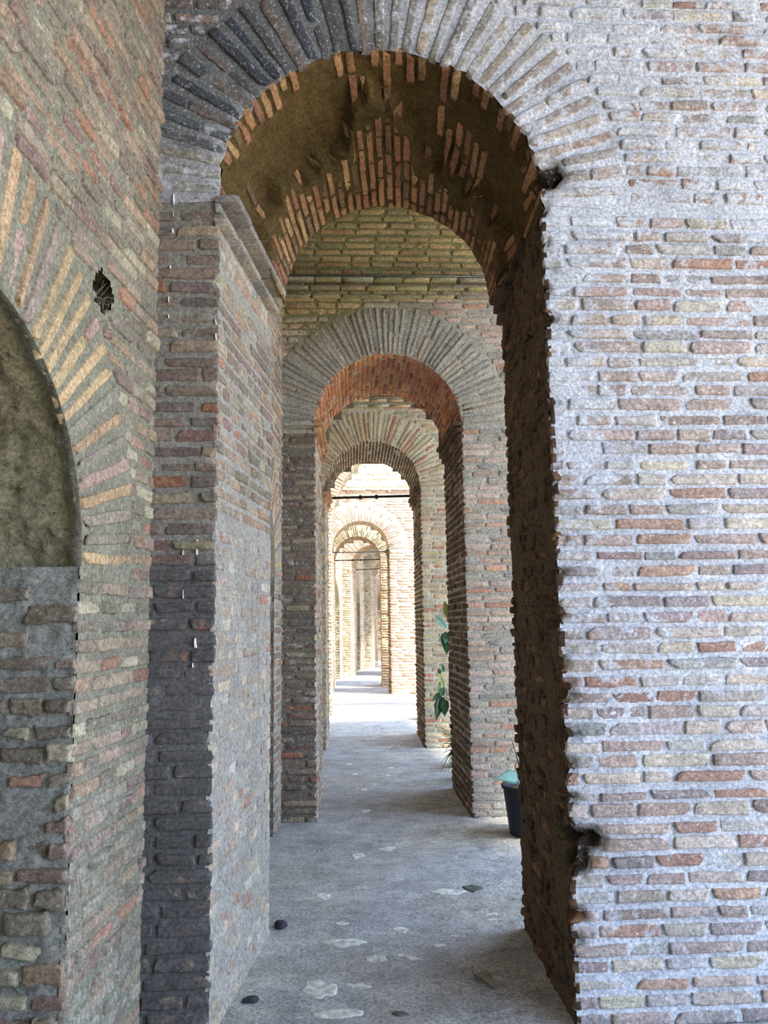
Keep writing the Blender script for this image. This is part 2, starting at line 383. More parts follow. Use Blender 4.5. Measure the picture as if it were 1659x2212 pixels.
def tube(A, pts, r, col, k=10, alpha=0.):
    pts = np.array(pts, float); n = len(pts); r = np.broadcast_to(r, (n,)); T = np.gradient(pts, axis=0); T /= np.linalg.norm(T, axis=1)[:, None]
    ref = np.array([0, 0, 1.]) if abs(T[0, 2]) < .9 else np.array([1., 0, 0])
    a = np.cross(T, ref); a /= np.linalg.norm(a, axis=1)[:, None]; b = np.cross(T, a)
    t = np.arange(k) * 2 * math.pi / k
    P = pts[:, None] + (a[:, None] * np.cos(t)[None, :, None] + b[:, None] * np.sin(t)[None, :, None]) * r[:, None, None]
    P = np.concatenate([np.repeat(pts[:1, None], k, 1), P, np.repeat(pts[-1:, None], k, 1)]); m = len(P)
    i = np.arange(m * k).reshape(m, k); j = np.roll(i, -1, 1)
    F = np.stack([i[:-1], j[:-1], j[1:], i[1:]], -1).reshape(-1, 4)
    A.add(P.reshape(-1, 3), F, (*col, alpha))

# ================================================================== SETTING
# ---- floor
FC = L8(178, 178, 178)
def floor_h(x, y):
    p = np.stack([x, y, 0 * x], -1)
    h = .010 * fbm(p * 1.6, 40, 3) + .004 * fbm(p * 9, 41, 3)
    rough = sm(y, 9.5, 11.5) * (1 - sm(y, 17.5, 18.5)) + .55 * sm(x, .35, .8) * (1 - sm(y, 7.5, 9)) + .12
    e = np.abs(fbm(p * 7, 44, 3)); h = h - .010 * rough * (1 - sm(e, .0, .09)) + .006 * rough * fbm(p * 16, 47, 2)
    return h
def floor_mesh(A, x0, x1, y0, y1, st):
    def fn(U, V):
        x = x0 + U * (x1 - x0); y = y0 + V * (y1 - y0); return np.stack([x, y, floor_h(x, y)], -1)
    def col(P):
        n = fbm(P * np.array([1.3, 1.3, 0]) , 50, 4); m = fbm(P * np.array([6, 6, 0]), 52, 3)
        c = FC[None] * (1 + .20 * n + .12 * m)[:, None]
        w = sm(n, -.1, .5)[:, None] * .4; c = c * (1 - w) + (L8(178, 170, 150) * (1 + .1 * m[:, None])) * w
        e = np.abs(fbm(P * np.array([7, 7, 0]), 44, 3)); rough = .45 + .55 * sm(P[:, 1], 9, 11)
        c = c * (1 - .35 * (rough * (1 - sm(e, 0, .05)))[:, None])
        return c
    grid(A, fn, int((x1 - x0) / st), int((y1 - y0) / st), col, None, .15)
A = MB(); floor_mesh(A, -2.4, 2.7, -2.6, 7.0, .022); floor_mesh(A, -1.4, 2.7, 6.94, 14.0, .035); floor_mesh(A, -1.4, 6.0, 13.9, 31.0, .08)
M_FLOOR = masonry('worn_stone_floor', L8(176, 176, 174), 9, .6, rough=.85, white=.25, pores=.75, specks=.75)
fl = A.build('floor', M_FLOOR); tag(fl, kind='structure')
# ---- ground outside, under the open sky
A = MB(); grid(A, lambda U, V: np.stack([-9 + U * 52, -14 + V * 52, -.045 + 0 * U], -1), 26, 26, L8(176, 160, 126), None, .1)
g = A.build('ground', masonry('dry_earth', L8(186, 170, 138), 5, .3)); tag(g, kind='structure')

SP = {}   # colour tones, in world space
def crown_dark(P):
    """dark blue-grey tone around the crown of the first arch, runs down its left haunch"""
    x, z = P[..., 0], P[..., 2]; n = fbm(P * 3.2, 60, 3)
    return sm(.55 - (x - .02) - .25 * (4.1 - z) + .45 * n, 0., .5) * sm(z + .5 * n, 3.55, 3.95)
def bounce_olive(P):
    z = P[..., 2]; return sm(z + .3 * fbm(P * 2.5, 61, 3) - .35 * P[..., 0], 3.9, 4.7)  # upper zone toned for warm bounce light

def archway(label, Y0, Y1, xl0, xr0, xl1, xr1, sp0, sp1, XL, XR, ztop, ring=.43, nring=52, lod=2, pal='w2', ringpal='ring', mat=None, matr=None, spal='soff',
            mort=MORT_G, h=.0625, bl=(.14, .30), bh=.044, step=.03, group='brick archways along the passage', vmin=0., detail=1, mat_left=None, pal_left=None, colf=None, jamb_l=None, jamb_r=None, keepL=None, hook=None, sofkeep=None, rfun=None, sof_col=None, sof_mat=None, jpal='jamb', sofn=44, smL=None, smR=None, smT=None, mort_l=None, prot=.006, mort_r=None, sofbw=.7, mat_jl=None, mat_jr=None):
    root = empty('brick_archway', ((xl0 + xr0) / 2, (Y0 + Y1) / 2, 0)); tag(root, label, 'archway', group)
    mat = mat or M_GREY; matr = matr or mat; matl = mat_left or mat; pal_left = pal_left or pal
    cu = (xl0 + xr0) / 2; r = (xr0 - xl0) / 2; cu1 = (xl1 + xr1) / 2; r1 = (xr1 - xl1) / 2
    F = Face((0, Y0), (1, 0), (0, -1)); cf = arch_cut(cu, sp0, r, ring); mk = arch_mask(cu, sp0, r, ring)
    Bk = Face((0, Y1), (1, 0), (0, 1))
    seed = int(Y0 * 13)
    # left pier
    A = MB()
    ml = mort if mort_l is None else mort_l; mr_ = mort if mort_r is None else mort_r
    F.mortar(A, XL, xl0, 0, sp0, ml, step)
    F.courses(A, XL, xl0, 0, sp0 - .02, h, bh, bl, pal_left, lod, smear=smL, seed=seed + 1, keep=keepL, ends=.004, prot=prot)
    J = Face((xl0, Y0), (xl1 - xl0, Y1 - Y0), (1, 0)); LJ = math.hypot(xl1 - xl0, Y1 - Y0)
    Bk.mortar(A, XL, xl1, 0, sp1, mort, .2)
    A.build('pier', matl, root); A = MB()
    (jamb_l or default_jamb)(J, LJ, A, sp0, 'far' if lod < 2 else 'wash', lod, seed + 2, h, bh, step, ml)
    A.build('jamb', mat_jl or matl, root)
    # right pier
    A = MB()
    F.mortar(A, xr0, XR, 0, sp0, mr_, step)
    F.courses(A, xr0, XR, 0, sp0 - .02, h, bh, bl, pal, lod, smear=smR, seed=seed + 3, ends=.004, prot=prot)
    J = Face((xr0, Y0), (xr1 - xr0, Y1 - Y0), (-1, 0)); LJ = math.hypot(xr1 - xr0, Y1 - Y0)
    B_ = MB(); (jamb_r or default_jamb)(J, LJ, B_, sp0, jpal, lod, seed + 4, h, bh, step, L8(104, 88, 68)); B_.build('jamb', mat_jr or mat, root)  # right jamb mortar coloured brown for its shade
    Bk.mortar(A, xr1, XR, 0, sp1, mort, .2)
    E = Face((XR, Y0), (0, 1), (1, 0)); E.mortar(A, 0, Y1 - Y0, 0, ztop, mort, .2)
    A.build('pier', mat, root)
    # spandrel wall above the springing
    A = MB()
    F.mortar(A, XL, XR, sp0, ztop, mr_ if mort_r is not None else mort, step, mask=mk)
    F.courses(A, XL, XR, sp0 - .01, ztop, h, bh, bl, pal, lod, cut=cf, smear=smT, seed=seed + 5, cols=colf, prot=prot)
    Bk.mortar(A, XL, XR, sp1, ztop, mort, .12, mask=arch_mask(cu1, sp1, r1, 0))
    A.build('spandrel', mat, root)
    # ring
    A = MB()
    F.ring_mortar(A, cu, sp0, r, r + ring, mr_ if mort_r is not None else mort, step=step)
    if hook: hook(F, A, cu, sp0, r, ring)
    else: F.ring(A, cu, sp0, r, r + ring, nring, pal=ringpal, lod=lod, seed=seed + 6, prot=.008)
    A.build('voussoir_ring', matr, root)
    # soffit
    A = MB(); B = A
    soffit(A, B, cu, cu1, Y0, Y1, sp0, sp1, r, r1, mort if sof_col is None else sof_col, step, .008 if detail < 2 else .014, sofn, spal, lod, seed=seed + 7, keep=sofkeep, rfun=rfun, bw=sofbw)
    A.build('soffit', sof_mat or mat, root)
    return root, F, cu, r
def default_jamb(J, LJ, A, sp, pal, lod, seed, h, bh, step, mort):
    J.mortar(A, 0, LJ, 0, sp, mort, step, smear=.5)
    J.courses(A, 0, LJ, 0, sp - .01, h, bh, (.12, .26), pal, lod, seed=seed, ends=.006, prot=.008)
def cornice(root, F, u0, u1, zs, lod=2, pal='w2', seed=0, mat=None, name='cornice', bl=(.22, .40), extra=None):
    A = MB(); rng = np.random.default_rng(seed + 77)
    for k, (z, hh, p) in enumerate(zs):
        R = []; u = u0
        while u < u1 - .02:
            e = min(u1, u + rng.uniform(*bl)); 
            if u1 - e < .08: e = u1
            R.append((u, e - .006, z, z + hh)); u = e
        R = np.array(R); Q = np.stack([F.P(R[:, a], R[:, b]) for a, b in ((0, 2), (1, 2), (1, 3), (0, 3))], 1)
        bricks(A, Q, F.n, p + rng.normal(0, .002, len(R)), pick(rng, pal, len(R)), lod, .0018, seed=seed + k)
    return A.build(name, mat or M_GREY, root)

# broken corners of the nearest archway
rd = random.Random(8)
DENTS += [((.935, 3.33, .70), (.085, .16, .05), (.10, .12, 0), 1), ((.925, 3.33, .62), (.05, .12, .05), (.06, .08, 0), 1), ((.925, 3.33, 3.60), (.065, .16, .06), (.11, .13, .0), 1), ((.91, 3.33, 1.12), (.05, .1, .03), (.04, .05, 0)), ((.91, 3.33, 1.28), (.05, .1, .03), (.04, .05, 0))]
for k in range(34):
    z = rd.uniform(.1, 3.45); DENTS.append(((.905 + rd.uniform(-.005, .02), 3.33, z), (rd.uniform(.015, .04), .08, rd.uniform(.012, .03)), (rd.uniform(.008, .03), rd.uniform(.01, .03), 0)))
for k in range(16):
    z = rd.uniform(.1, 3.3); DENTS.append(((-.53, 3.33, z), (rd.uniform(.015, .04), .06, rd.uniform(.012, .03)), (-rd.uniform(.004, .016), rd.uniform(.005, .02), 0)))
for k in range(30):
    t = rd.uniform(.05, 3.1); q = rd.uniform(.006, .022); DENTS.append(((.1875 + .7175 * math.cos(t), 3.33, 3.47 + .7175 * math.sin(t)), (rd.uniform(.02, .04), .05, rd.uniform(.02, .04)), (q * math.cos(t), .01, q * math.sin(t))))
# ================================================================== ARCHWAY 1 (nearest)
def sm_right(P):
    n = fbm(P * 4.5, 70, 3); return .20 + .38 * n + .25 * sm(P[..., 2], 3.0, 3.5) - .45 * (1 - sm(P[..., 0], .1, .6)) * sm(P[..., 2], 3.4, 3.6) + .30 * (1 - sm(P[..., 0], .95, 1.35)) * sm(P[..., 2], 1.4, 2.2)
def sm_strip(P):
    return np.where(P[..., 2] < 1.85, .60, -.15) + .25 * fbm(P * 5, 71, 3)
def jl1(J, LJ, A, sp, pal, lod, seed, h, bh, step, mort):
    low = lambda P: sm(2.05 + .12 * fbm(P * 3, 72, 2) - P[..., 2], 0, .06)
    J.mortar(A, 0, LJ, 0, sp, L8(166, 162, 154), .02, .004, smear=.6)
    J.courses(A, 0, LJ, 2.07, sp - .3, .0625, .046, (.10, .26), 'left', 3, seed=seed + 9, ends=.004, prot=.004, amp=.004, smear=lambda P: .12 + .25 * fbm(P * 6, 74, 3))
    J.courses(A, 0, LJ, 0, 2.0, .0625, .048, (.07, .2), 'wash', 3, seed=seed, ends=.004, prot=.002, amp=.005,
              smear=lambda P: .16 + .26 * low(P) + .30 * fbm(P * 6, 73, 3))
    J.courses(A, .02, LJ, sp - .28, sp - .14, .0625, .044, (.08, .2), 'wash', 3, seed=seed + 1, prot=.004)
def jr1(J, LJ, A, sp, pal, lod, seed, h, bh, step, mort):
    J.mortar(A, 0, LJ, 0, sp, L8(100, 84, 64), .02, .014, smear=.3, freq=9)  # shade of the jamb painted into the mortar colour
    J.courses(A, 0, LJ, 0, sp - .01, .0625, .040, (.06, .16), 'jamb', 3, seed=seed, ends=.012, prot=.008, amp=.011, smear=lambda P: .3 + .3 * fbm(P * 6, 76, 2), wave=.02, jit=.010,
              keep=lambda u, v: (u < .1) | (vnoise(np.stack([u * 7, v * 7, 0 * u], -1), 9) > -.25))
def hook1(F, A, cu, cv, r, ring):
    def cols(mid, rng):
        n = len(mid); t = mid[:, 0]; c = pick(rng, 'ring', n); d = pick(rng, 'dark', n) * np.array([.95, 1.1, 1.25]); c2 = pick(rng, 'right', n)
        x = cu + mid[:, 1] * np.cos(t); z = cv + mid[:, 1] * np.sin(t)
        k = crown_dark(np.stack([x, np.full(n, F.o[1]), z], -1))[:, None]
        right = sm(np.cos(t), .3, .7)[:, None] * .55
        return (c * (1 - right) + c2 * right) * (1 - k) + d * k
    F.ring(A, cu, cv, r, r + ring, 37, pal='ring', lod=3, seed=5, cols=cols, prot=.010, amp=.006, gap=.30, split=.3,
           smear=lambda P: .30 * (1 - crown_dark(P)) + .06 + .28 * fbm(P * 6, 75, 3) - .05 * crown_dark(P))
def bound(t):  # how far back the lower brick skin of the soffit has broken off
    return .62 - .45 * np.exp(-((t - 1.62) / .26) ** 2) + .22 * np.exp(-((t - .9) / .5) ** 2) * 0 - .12 * np.exp(-((t - 2.6) / .3) ** 2) + .05 * np.sin(t * 17) + .03 * np.sin(t * 41)
def rf1(t, y): return .075 * sm(y, bound(t) - .02, bound(t) + .02)
def keep1(t, y, rng): return (y > bound(t) + .01) or (y < .13 and rng.random() < .75) or (rng.random() < .12 and abs(t - 1.7) > .3)
def mort1(P):
    k = crown_dark(P)[:, None]; x = P[:, 0]; c = MORT_R[None] * (1 - k) + L8(86, 94, 102)[None] * k
    w = (1 - sm(x, -.1, .5))[:, None] * .45; c = c * (1 - w) + L8(140, 136, 130)[None] * w
    return c
def colf1(R, rng):
    n = len(R); u = (R[:, 0] + R[:, 1]) / 2; c = pick(rng, 'right', n); d = pick(rng, 'dark', n); k = (1 - sm(u, .2, .7))[:, None] * .85
    return c * (1 - k) + d * np.array([1.1, 1.15, 1.2]) * k
a1, F1, cu1, r1_ = archway('nearest tall brick archway with pale lime mortar and eroded inside coloured dark for shade', 3.33, 4.36, -.53, .905, -.395, .932, 3.47, 3.40, -1.15, 2.7, 5.7,
    ring=.40, nring=37, lod=3, pal='right', mat=M_RIGHT, mat_jl=M_SMEAR, mat_jr=M_BROWN, bl=(.13, .32), bh=.0455, h=.0655, step=.016, mat_left=M_DARK, pal_left='strip', jamb_l=jl1, jamb_r=jr1, hook=hook1,
    mort_l=lambda P: L8(146, 140, 130)[None] * sm(P[:, 2:3] + .1 * fbm(P * 4, 66, 2)[:, None], 1.8, 1.95) + L8(104, 100, 98)[None] * (1 - sm(P[:, 2:3] + .1 * fbm(P * 4, 66, 2)[:, None], 1.8, 1.95)), mort_r=mort1, smL=sm_strip, smR=sm_right, smT=sm_right, sofkeep=keep1, rfun=rf1, sof_col=lambda P: L8(98, 80, 48)[None] * (1 + .5 * fbm(P * 5, 64, 4) + .3 * fbm(P * 26, 65, 2))[:, None], sof_mat=M_CORE, detail=2, colf=colf1, sofn=40, prot=.009)  # soffit core coloured dark, its shade painted in
# impost bands on the left jamb (two projecting slab courses, open joint below each)
J = Face((-.53, 3.33), (.135, 1.03), (1, 0))
cornice(a1, J, -.03, 1.04, [(3.425, .034, .085), (3.385, .036, .012), (3.315, .034, .050)], 3, 'ring', 3, M_GREY, 'impost', (.15, .3))
# broken impost on the right jamb
A = MB(); J = Face((.905, 3.33), (.01, 1.03), (-1, 0)); rng = np.random.default_rng(3)
Q = []; pr = []
for (u0, u1, z0, z1, p) in ((-.02, .12, 3.50, 3.56, -.012), (.34, .60, 3.42, 3.46, .02), (.55, .80, 3.38, 3.43, .03), (.78, 1.05, 3.46, 3.50, .035), (.82, 1.04, 3.40, 3.445, .055), (.70, 1.04, 3.34, 3.385, .04), (.88, 1.05, 3.28, 3.325, .02)):
    Q.append([J.P(u0, z0), J.P(u1, z0), J.P(u1, z1), J.P(u0, z1)]); pr.append(p)
for q_, p_ in zip(Q, pr):
    A = MB(); bricks(A, np.array([q_]), J.n, np.array([p_]), pick(rng, 'jamb', 1), 3, .010, seed=8); A.build('impost_brick', M_BROWN, a1)

# ================================================================== ARCHWAY 2
def sm2(P): return .05 + .15 * fbm(P * 5, 80, 3)
def col2(R, rng):
    n = len(R); u = (R[:, 0] + R[:, 1]) / 2; v = R[:, 2]; c = pick(rng, 'w2', n)
    k = sm(v - .30 * u + rng.normal(0, .1, n), 3.9, 4.4)[:, None]; m = pick(rng, 'w2', n) * np.array([.72, .66, .30]) * 1.05  # upper bricks coloured ochre for dim warm bounce light
    return c * (1 - k * .8) + m * k * .8
def m2(P):
    k = sm(P[:, 2] - .3 * P[:, 0] + .2 * fbm(P * 3, 81, 2), 3.9, 4.4)[:, None]; return MORT_G[None] * (1 - k) + L8(128, 122, 84)[None] * k  # mortar takes the same painted bounce tint
a2, F2, cu2, r2_ = archway('second brick archway, grey voussoir ring under a projecting cornice', 6.70, 7.88, -.23, 1.035, -.215, 1.035, 3.27, 3.25, -.62, 2.7, 5.7,
    ring=.44, nring=56, lod=2, pal='w2', mat=M_GREY, bl=(.16, .32), bh=.043, h=.0625, step=.025, spal='orange', jpal='jamb', mort=MORT_G, colf=col2, smR=sm2, smL=lambda P: .25 + .2 * fbm(P * 5, 82, 3), pal_left='strip', mort_l=L8(128, 120, 108), sofn=44, prot=.006,
    mort_r=m2, sofbw=.8)
cornice(a2, F2, -.55, 2.2, [(4.405, .036, .035), (4.475, .038, .055), (4.545, .038, .08)], 2, 'bounce_olive', 4)
cornice(a2, F2, -.55, -.235, [(3.26, .045, .03), (3.195, .04, .015)], 2, 'ring', 6, name='impost')
cornice(a2, Face((-.23, 6.70), (.015, 1.18), (1, 0)), -.02, 1.18, [(3.26, .045, .075), (3.205, .045, .05), (3.15, .045, .025)], 2, 'soff', 7, name='impost')
cornice(a2, Face((1.035, 6.70), (0, 1.18), (-1, 0)), -.02, 1.18, [(3.26, .045, .085), (3.205, .045, .06), (3.15, .045, .035)], 2, 'jamb', 8, name='impost')
# ================================================================== ARCHWAY 3
a3, F3, cu3, r3_ = archway('third brick archway with a buff ring and an iron tie rod across it', 10.30, 11.60, -.225, 1.02, -.215, 1.04, 3.32, 3.30, -.6, 2.7, 5.7,
    ring=.42, nring=44, lod=2, pal='w3', ringpal='w3', mat=M_YEL, bl=(.16, .34), step=.04, spal='jamb', jpal='jamb', mort=MORT_Y, smR=lambda P: .2 + .2 * fbm(P * 4, 83, 3))
cornice(a3, F3, -.55, 1.7, [(4.405, .036, .035), (4.475, .038, .055), (4.545, .038, .08)], 1, 'w3', 9)
cornice(a3, Face((-.225, 10.3), (.01, 1.3), (1, 0)), -.02, 1.3, [(3.30, .045, .075), (3.245, .045, .05), (3.19, .045, .025)], 1, 'soff', 10, name='impost')
cornice(a3, Face((1.02, 10.3), (.02, 1.3), (-1, 0)), -.02, 1.3, [(3.30, .045, .085), (3.245, .045, .06), (3.19, .045, .035)], 1, 'jamb', 11, name='impost')
# ================================================================== wide transverse arch (open court)
a35, _, _, _ = archway('wide sunlit brick arch springing from the left beyond the third archway', 14.0, 14.6, -.2, 3.4, -.2, 3.4, 3.2, 3.2, -.55, 4.4, 5.3,
    ring=.45, nring=96, lod=1, pal='far', ringpal='far', mat=M_YEL, bl=(.16, .34), step=.08, spal='w3', jpal='w3', mort=MORT_Y, sofn=96)
# ================================================================== ARCHWAY 4
a4, F4, _, _ = archway('fourth brick archway, bleached bright, rubble stones over its cornice', 17.65, 18.35, -.245, 1.035, -.245, 1.02, 3.17, 3.17, -.7, 6.0, 4.42,
    ring=.42, nring=48, lod=1, pal='far', ringpal='far', mat=M_YEL, bl=(.2, .36), step=.08, spal='w3', jpal='jamb', mort=MORT_Y)
cornice(a4, F4, -.6, 3.0, [(4.43, .045, .03), (4.48, .05, .05)], 1, 'far', 12)
cornice(a4, Face((1.035, 17.65), (0, .7), (-1, 0)), -.02, .7, [(3.13, .05, .08), (3.07, .05, .05)], 1, 'jamb', 14, name='impost')
# rubble stones above the cornice
A = MB(); rng = np.random.default_rng(21); F4.mortar(A, -.6, 3.0, 4.42, 6.3, L8(204, 190, 160), .08, .01)
Q = []; z = 4.56
while z < 6.2:
    u = -.6 + rng.uniform(-.1, 0); hh = rng.uniform(.11, .2)
    while u < 3.0:
        w = rng.uniform(.12, .3); d = hh * .22
        Q.append([F4.P(u + rng.uniform(0, .03), z + rng.uniform(0, d)), F4.P(u + w - .02, z + rng.uniform(0, d)), F4.P(u + w - rng.uniform(.02, .05), z + hh - rng.uniform(.015, d)), F4.P(u + rng.uniform(0, .05), z + hh - rng.uniform(.015, d))]); u += w
    z += hh
Q = np.array(Q); cs = np.array([L8(206, 196, 176), L8(190, 196, 204), L8(210, 186, 150), L8(196, 190, 180)])[rng.integers(0, 4, len(Q))]
bricks(A, Q, F4.n, .02, cs, 2, .014, seed=22)
b = A.build('rubble_wall', M_YEL, a4); b['label'] = 'pale rounded rubble stones above the cornice'
# ================================================================== ARCHWAYS 5, 6, 7
a5, F5, _, _ = archway('fifth brick archway, close behind the bright fourth one', 19.5, 20.5, -.23, .925, -.2, .95, 3.08, 3.08, -.7, 3.2, 5.2,
    ring=.42, nring=44, lod=1, pal='far', ringpal='w3', mat=M_YEL, bl=(.2, .36), step=.1, spal='soff', jpal='far', mort=MORT_Y)
a6, F6, _, _ = archway('sixth brick archway, set further right where the passage bends', 23.2, 24.3, .22, 1.50, .40, 1.65, 3.15, 3.15, -.8, 3.6, 5.2,
    ring=.42, nring=44, lod=1, pal='w3', ringpal='w3', mat=M_YEL, bl=(.2, .36), step=.1, spal='soff', jpal='far', mort=MORT_Y)
a7, F7, _, _ = archway('last brick archway at the far end behind the low railing', 27.0, 28.2, .95, 2.2, 1.15, 2.4, 3.1, 3.1, -.6, 4.6, 5.2,
    ring=.42, nring=44, lod=1, pal='w3', ringpal='w3', mat=M_YEL, bl=(.2, .36), step=.1, spal='soff', jpal='far', mort=MORT_Y)

# ================================================================== side walls
def side(label_unused, o, u, u0, u1, ztop, niche, lod, pal, mort, mat, step, name='wall_left', smear=None, seed=0, ringpal='buff', nring=44, depth=.55, lpal='left', split=.3, ring=.46, keep=None, amp=.004, hole=None):
    """left wall of a bay with a round-headed niche (cu, spring, r)"""
    F = Face(o, u, (1, 0)); A = MB()
    cu, cv, r = niche; w = smear
    mk0 = arch_mask(cu, cv, r, ring)
    F.mortar(A, u0, u1, 0, ztop, mort, step, mask=(lambda U, V: mk0(U, V) & hole(U, V)) if hole else mk0)
    F.courses(A, u0, u1, 0, ztop, .0655, .047, (.11, .27), pal, lod, cut=arch_cut(cu, cv, r, ring), smear=smear, seed=seed, keep=keep, prot=.007, amp=amp)
    root = A.build(name, mat); tag(root, kind='structure')
    A = MB(); F.ring_mortar(A, cu, cv, r, r + ring, mort, step=step)
    F.ring(A, cu, cv, r, r + ring, nring, pal=ringpal, lod=lod, seed=seed + 1, prot=.009, gap=.30, split=split, amp=amp)
    A.build('voussoir_ring', mat, root)
    # reveal of the niche: far jamb, soffit, back
    A = MB()
    K = Face(F.P(cu + r, 0)[:2], (-F.n[0], -F.n[1]), (-F.u[0], -F.u[1]))
    K.mortar(A, 0, depth, 0, cv, L8(160, 158, 150), min(step, .02) if lod > 2 else step, .016)
    K.courses(A, .0, depth, 0, cv - .02, .073, .047, (.10, .22), lpal, lod, seed=seed + 2, prot=.016 if lod > 2 else .006, amp=amp * 1.8, wave=.02, jit=.008, smear=lambda P: .1 + .35 * fbm(P * 5, 90, 3),
              keep=(lambda uu, vv: (vnoise(np.stack([uu * 6, vv * 5, 0 * uu], -1), 31) > -.30)) if lod > 2 else None)
    A.build('niche_jamb', mat, root); A = MB(); K2 = Face(F.P(cu - r, 0)[:2], (-F.n[0], -F.n[1]), (F.u[0], F.u[1])); K2.mortar(A, 0, depth, 0, cv, mort, .1)
    def fn(U, V):
        t = V * math.pi; d = U * depth - .008; p = F.P(cu + r * np.cos(t), cv + r * np.sin(t), -d)
        q = (.05 * sm(d, 0, .06)) if lod > 2 else 0 * d
        rr = r + q + ((.055 if lod > 2 else .01) * fbm(p * 5, 92, 4) + (.02 if lod > 2 else 0) * fbm(p * 28, 93, 2)) * sm(d, 0, .05); return F.P(cu + rr * np.cos(t), cv + rr * np.sin(t), -d)
    st = .016 if lod > 2 else .1
    grid(A, fn, int(depth / st), int(math.pi * r / st), lambda P: (lambda e: (L8(178, 166, 134)[None] * (1 + .45 * fbm(P * 6, 94, 4))[:, None]) * e + L8(186, 180, 162)[None] * (1 - e))(sm(-((P - F.o) @ F.n), .02, .06)[:, None]), None, .12, flip=False)
    bk = Face(F.P(0, 0, -depth)[:2], F.u[:2], F.n[:2]); bk.mortar(A, cu - r - .1, cu + r + .1, 0, cv + r + .15, mort, .06, .01)
    A.build('niche', M_CORE if lod > 2 else mat, root)
    return root, F
def sm_left(P): return np.where(P[..., 2] < 1.05, .26, -.02) * 1.0 + .12 * sm(1.7 - P[..., 2], 0, .8) + .38 * fbm(P * 5, 95, 3) + .25 * sm(P[..., 2], 3.2, 4.2) * .6
def keep_hole(u, v): return ~(((u > -.66) & (u < -.42) & (v > 2.68) & (v < 2.88)))
def hole1(u, v): return ~(((u + .55) / .082) ** 2 + ((v - 2.785) / .075) ** 2 < 1 + .35 * np.sin(u * 90) * np.sin(v * 70))
wl, FL = side('', (-.795, 3.33), (.11, 1.), -4.6, .10, 5.7, (-1.40, 1.79, .735), 3, 'left', L8(138, 133, 115), M_GREY_OLIVE, .018, smear=sm_left, seed=300, nring=40, depth=.75, keep=keep_hole, amp=.005, hole=hole1)
A = MB(); HN = FL
for (ua, va, ub, vb) in ((-.64, 2.71, -.46, 2.71), (-.46, 2.71, -.46, 2.86), (-.46, 2.86, -.64, 2.86), (-.64, 2.86, -.64, 2.71)):
    grid(A, lambda U, V: (lambda u, v, d: FL.P(u + .012 * fbm(FL.P(u, v, d) * 20, 4, 2), v, d))(ua + (ub - ua) * U, va + (vb - va) * U, -.16 * V - .0), 8, 8, L8(120, 110, 80))
grid(A, lambda U, V: FL.P(-.65 + .2 * U, 2.70 + .17 * V, -.16 + 0 * U), 4, 4, L8(96, 80, 60))
A.build('hole', M_CORE, wl)
side('', (-.66, 4.36), (.062, 1.), -.05, 2.5, 5.8, (1.22, 1.95, .72), 2, 'left', MORT_G, M_GREY, .03, seed=320, nring=40, depth=.4, ring=.42, smear=lambda P: .2 + .2 * fbm(P * 5, 96, 3))
side('', (-.48, 7.88), (.02, 1.), -.05, 2.55, 5.8, (1.2, 1.9, .7), 1, 'left', MORT_Y, M_YEL, .06, seed=330, nring=40, depth=.4, ring=.42)
side('', (-.40, 11.6), (.0, 1.), -.05, 2.5, 5.8, (1.2, 1.9, .7), 1, 'far', MORT_Y, M_YEL, .08, seed=340, nring=40, depth=.4, ring=.42)
side('', (-.42, 15.1), (.0, 1.), -.05, 2.7, 5.8, (1.3, 1.9, .7), 1, 'far', MORT_Y, M_YEL, .08, seed=350, nring=40, depth=.4, ring=.42)
side('', (-.42, 18.35), (.08, 1.), -.05, 1.3, 5.4, (.6, 1.9, .3), 1, 'far', MORT_Y, M_YEL, .08, seed=355, nring=20, depth=.3, ring=.3)
side('', (-.35, 20.5), (.12, 1.), -.05, 2.8, 5.4, (1.3, 1.9, .7), 1, 'far', MORT_Y, M_YEL, .08, seed=360, nring=40, depth=.4, ring=.42)
side('', (.10, 24.3), (.22, 1.), -.05, 2.9, 5.4, (1.5, 2.2, .55), 1, 'far', MORT_Y, M_YEL, .08, seed=370, nring=40, depth=.4, ring=.4)
side('', (1.0, 28.2), (.25, 1.), -.05, 3.0, 5.4, (1.5, 2.2, .55), 1, 'far', MORT_Y, M_YEL, .1, seed=380, nring=40, depth=.3, ring=.4)
# solid mass behind the left walls, roofs over the vaulted bays with overhangs added to block the sun, wall behind the camera
A = MB(); box(A, (-9, -6, 0), (-2.6, 34, 7.2), MORT_G); A.build('wall_left', M_GREY)['kind'] = 'structure'
for (y0, y1, z, x1) in ((-6, 3.9, 5.7, 5.9), (3.9, 7.86, 5.7, 4.3), (7.86, 11.58, 5.7, 4.2), (24.3, 33, 5.2, 3.0)):
    A = MB(); box(A, (-3, y0, z), (x1, y1, z + .3), L8(150, 142, 116)); A.build('ceiling', M_CORE)['kind'] = 'structure'
A = MB(); box(A, (-3, -3.4, 0), (2.7, -2.6, 5.7), MORT_G); A.build('wall_back', M_GREY)['kind'] = 'structure'
A = MB(); box(A, (-3, 31.0, 0), (6.5, 31.6, 5.2), L8(150, 140, 120)); A.build('wall_far', M_YEL)['kind'] = 'structure'

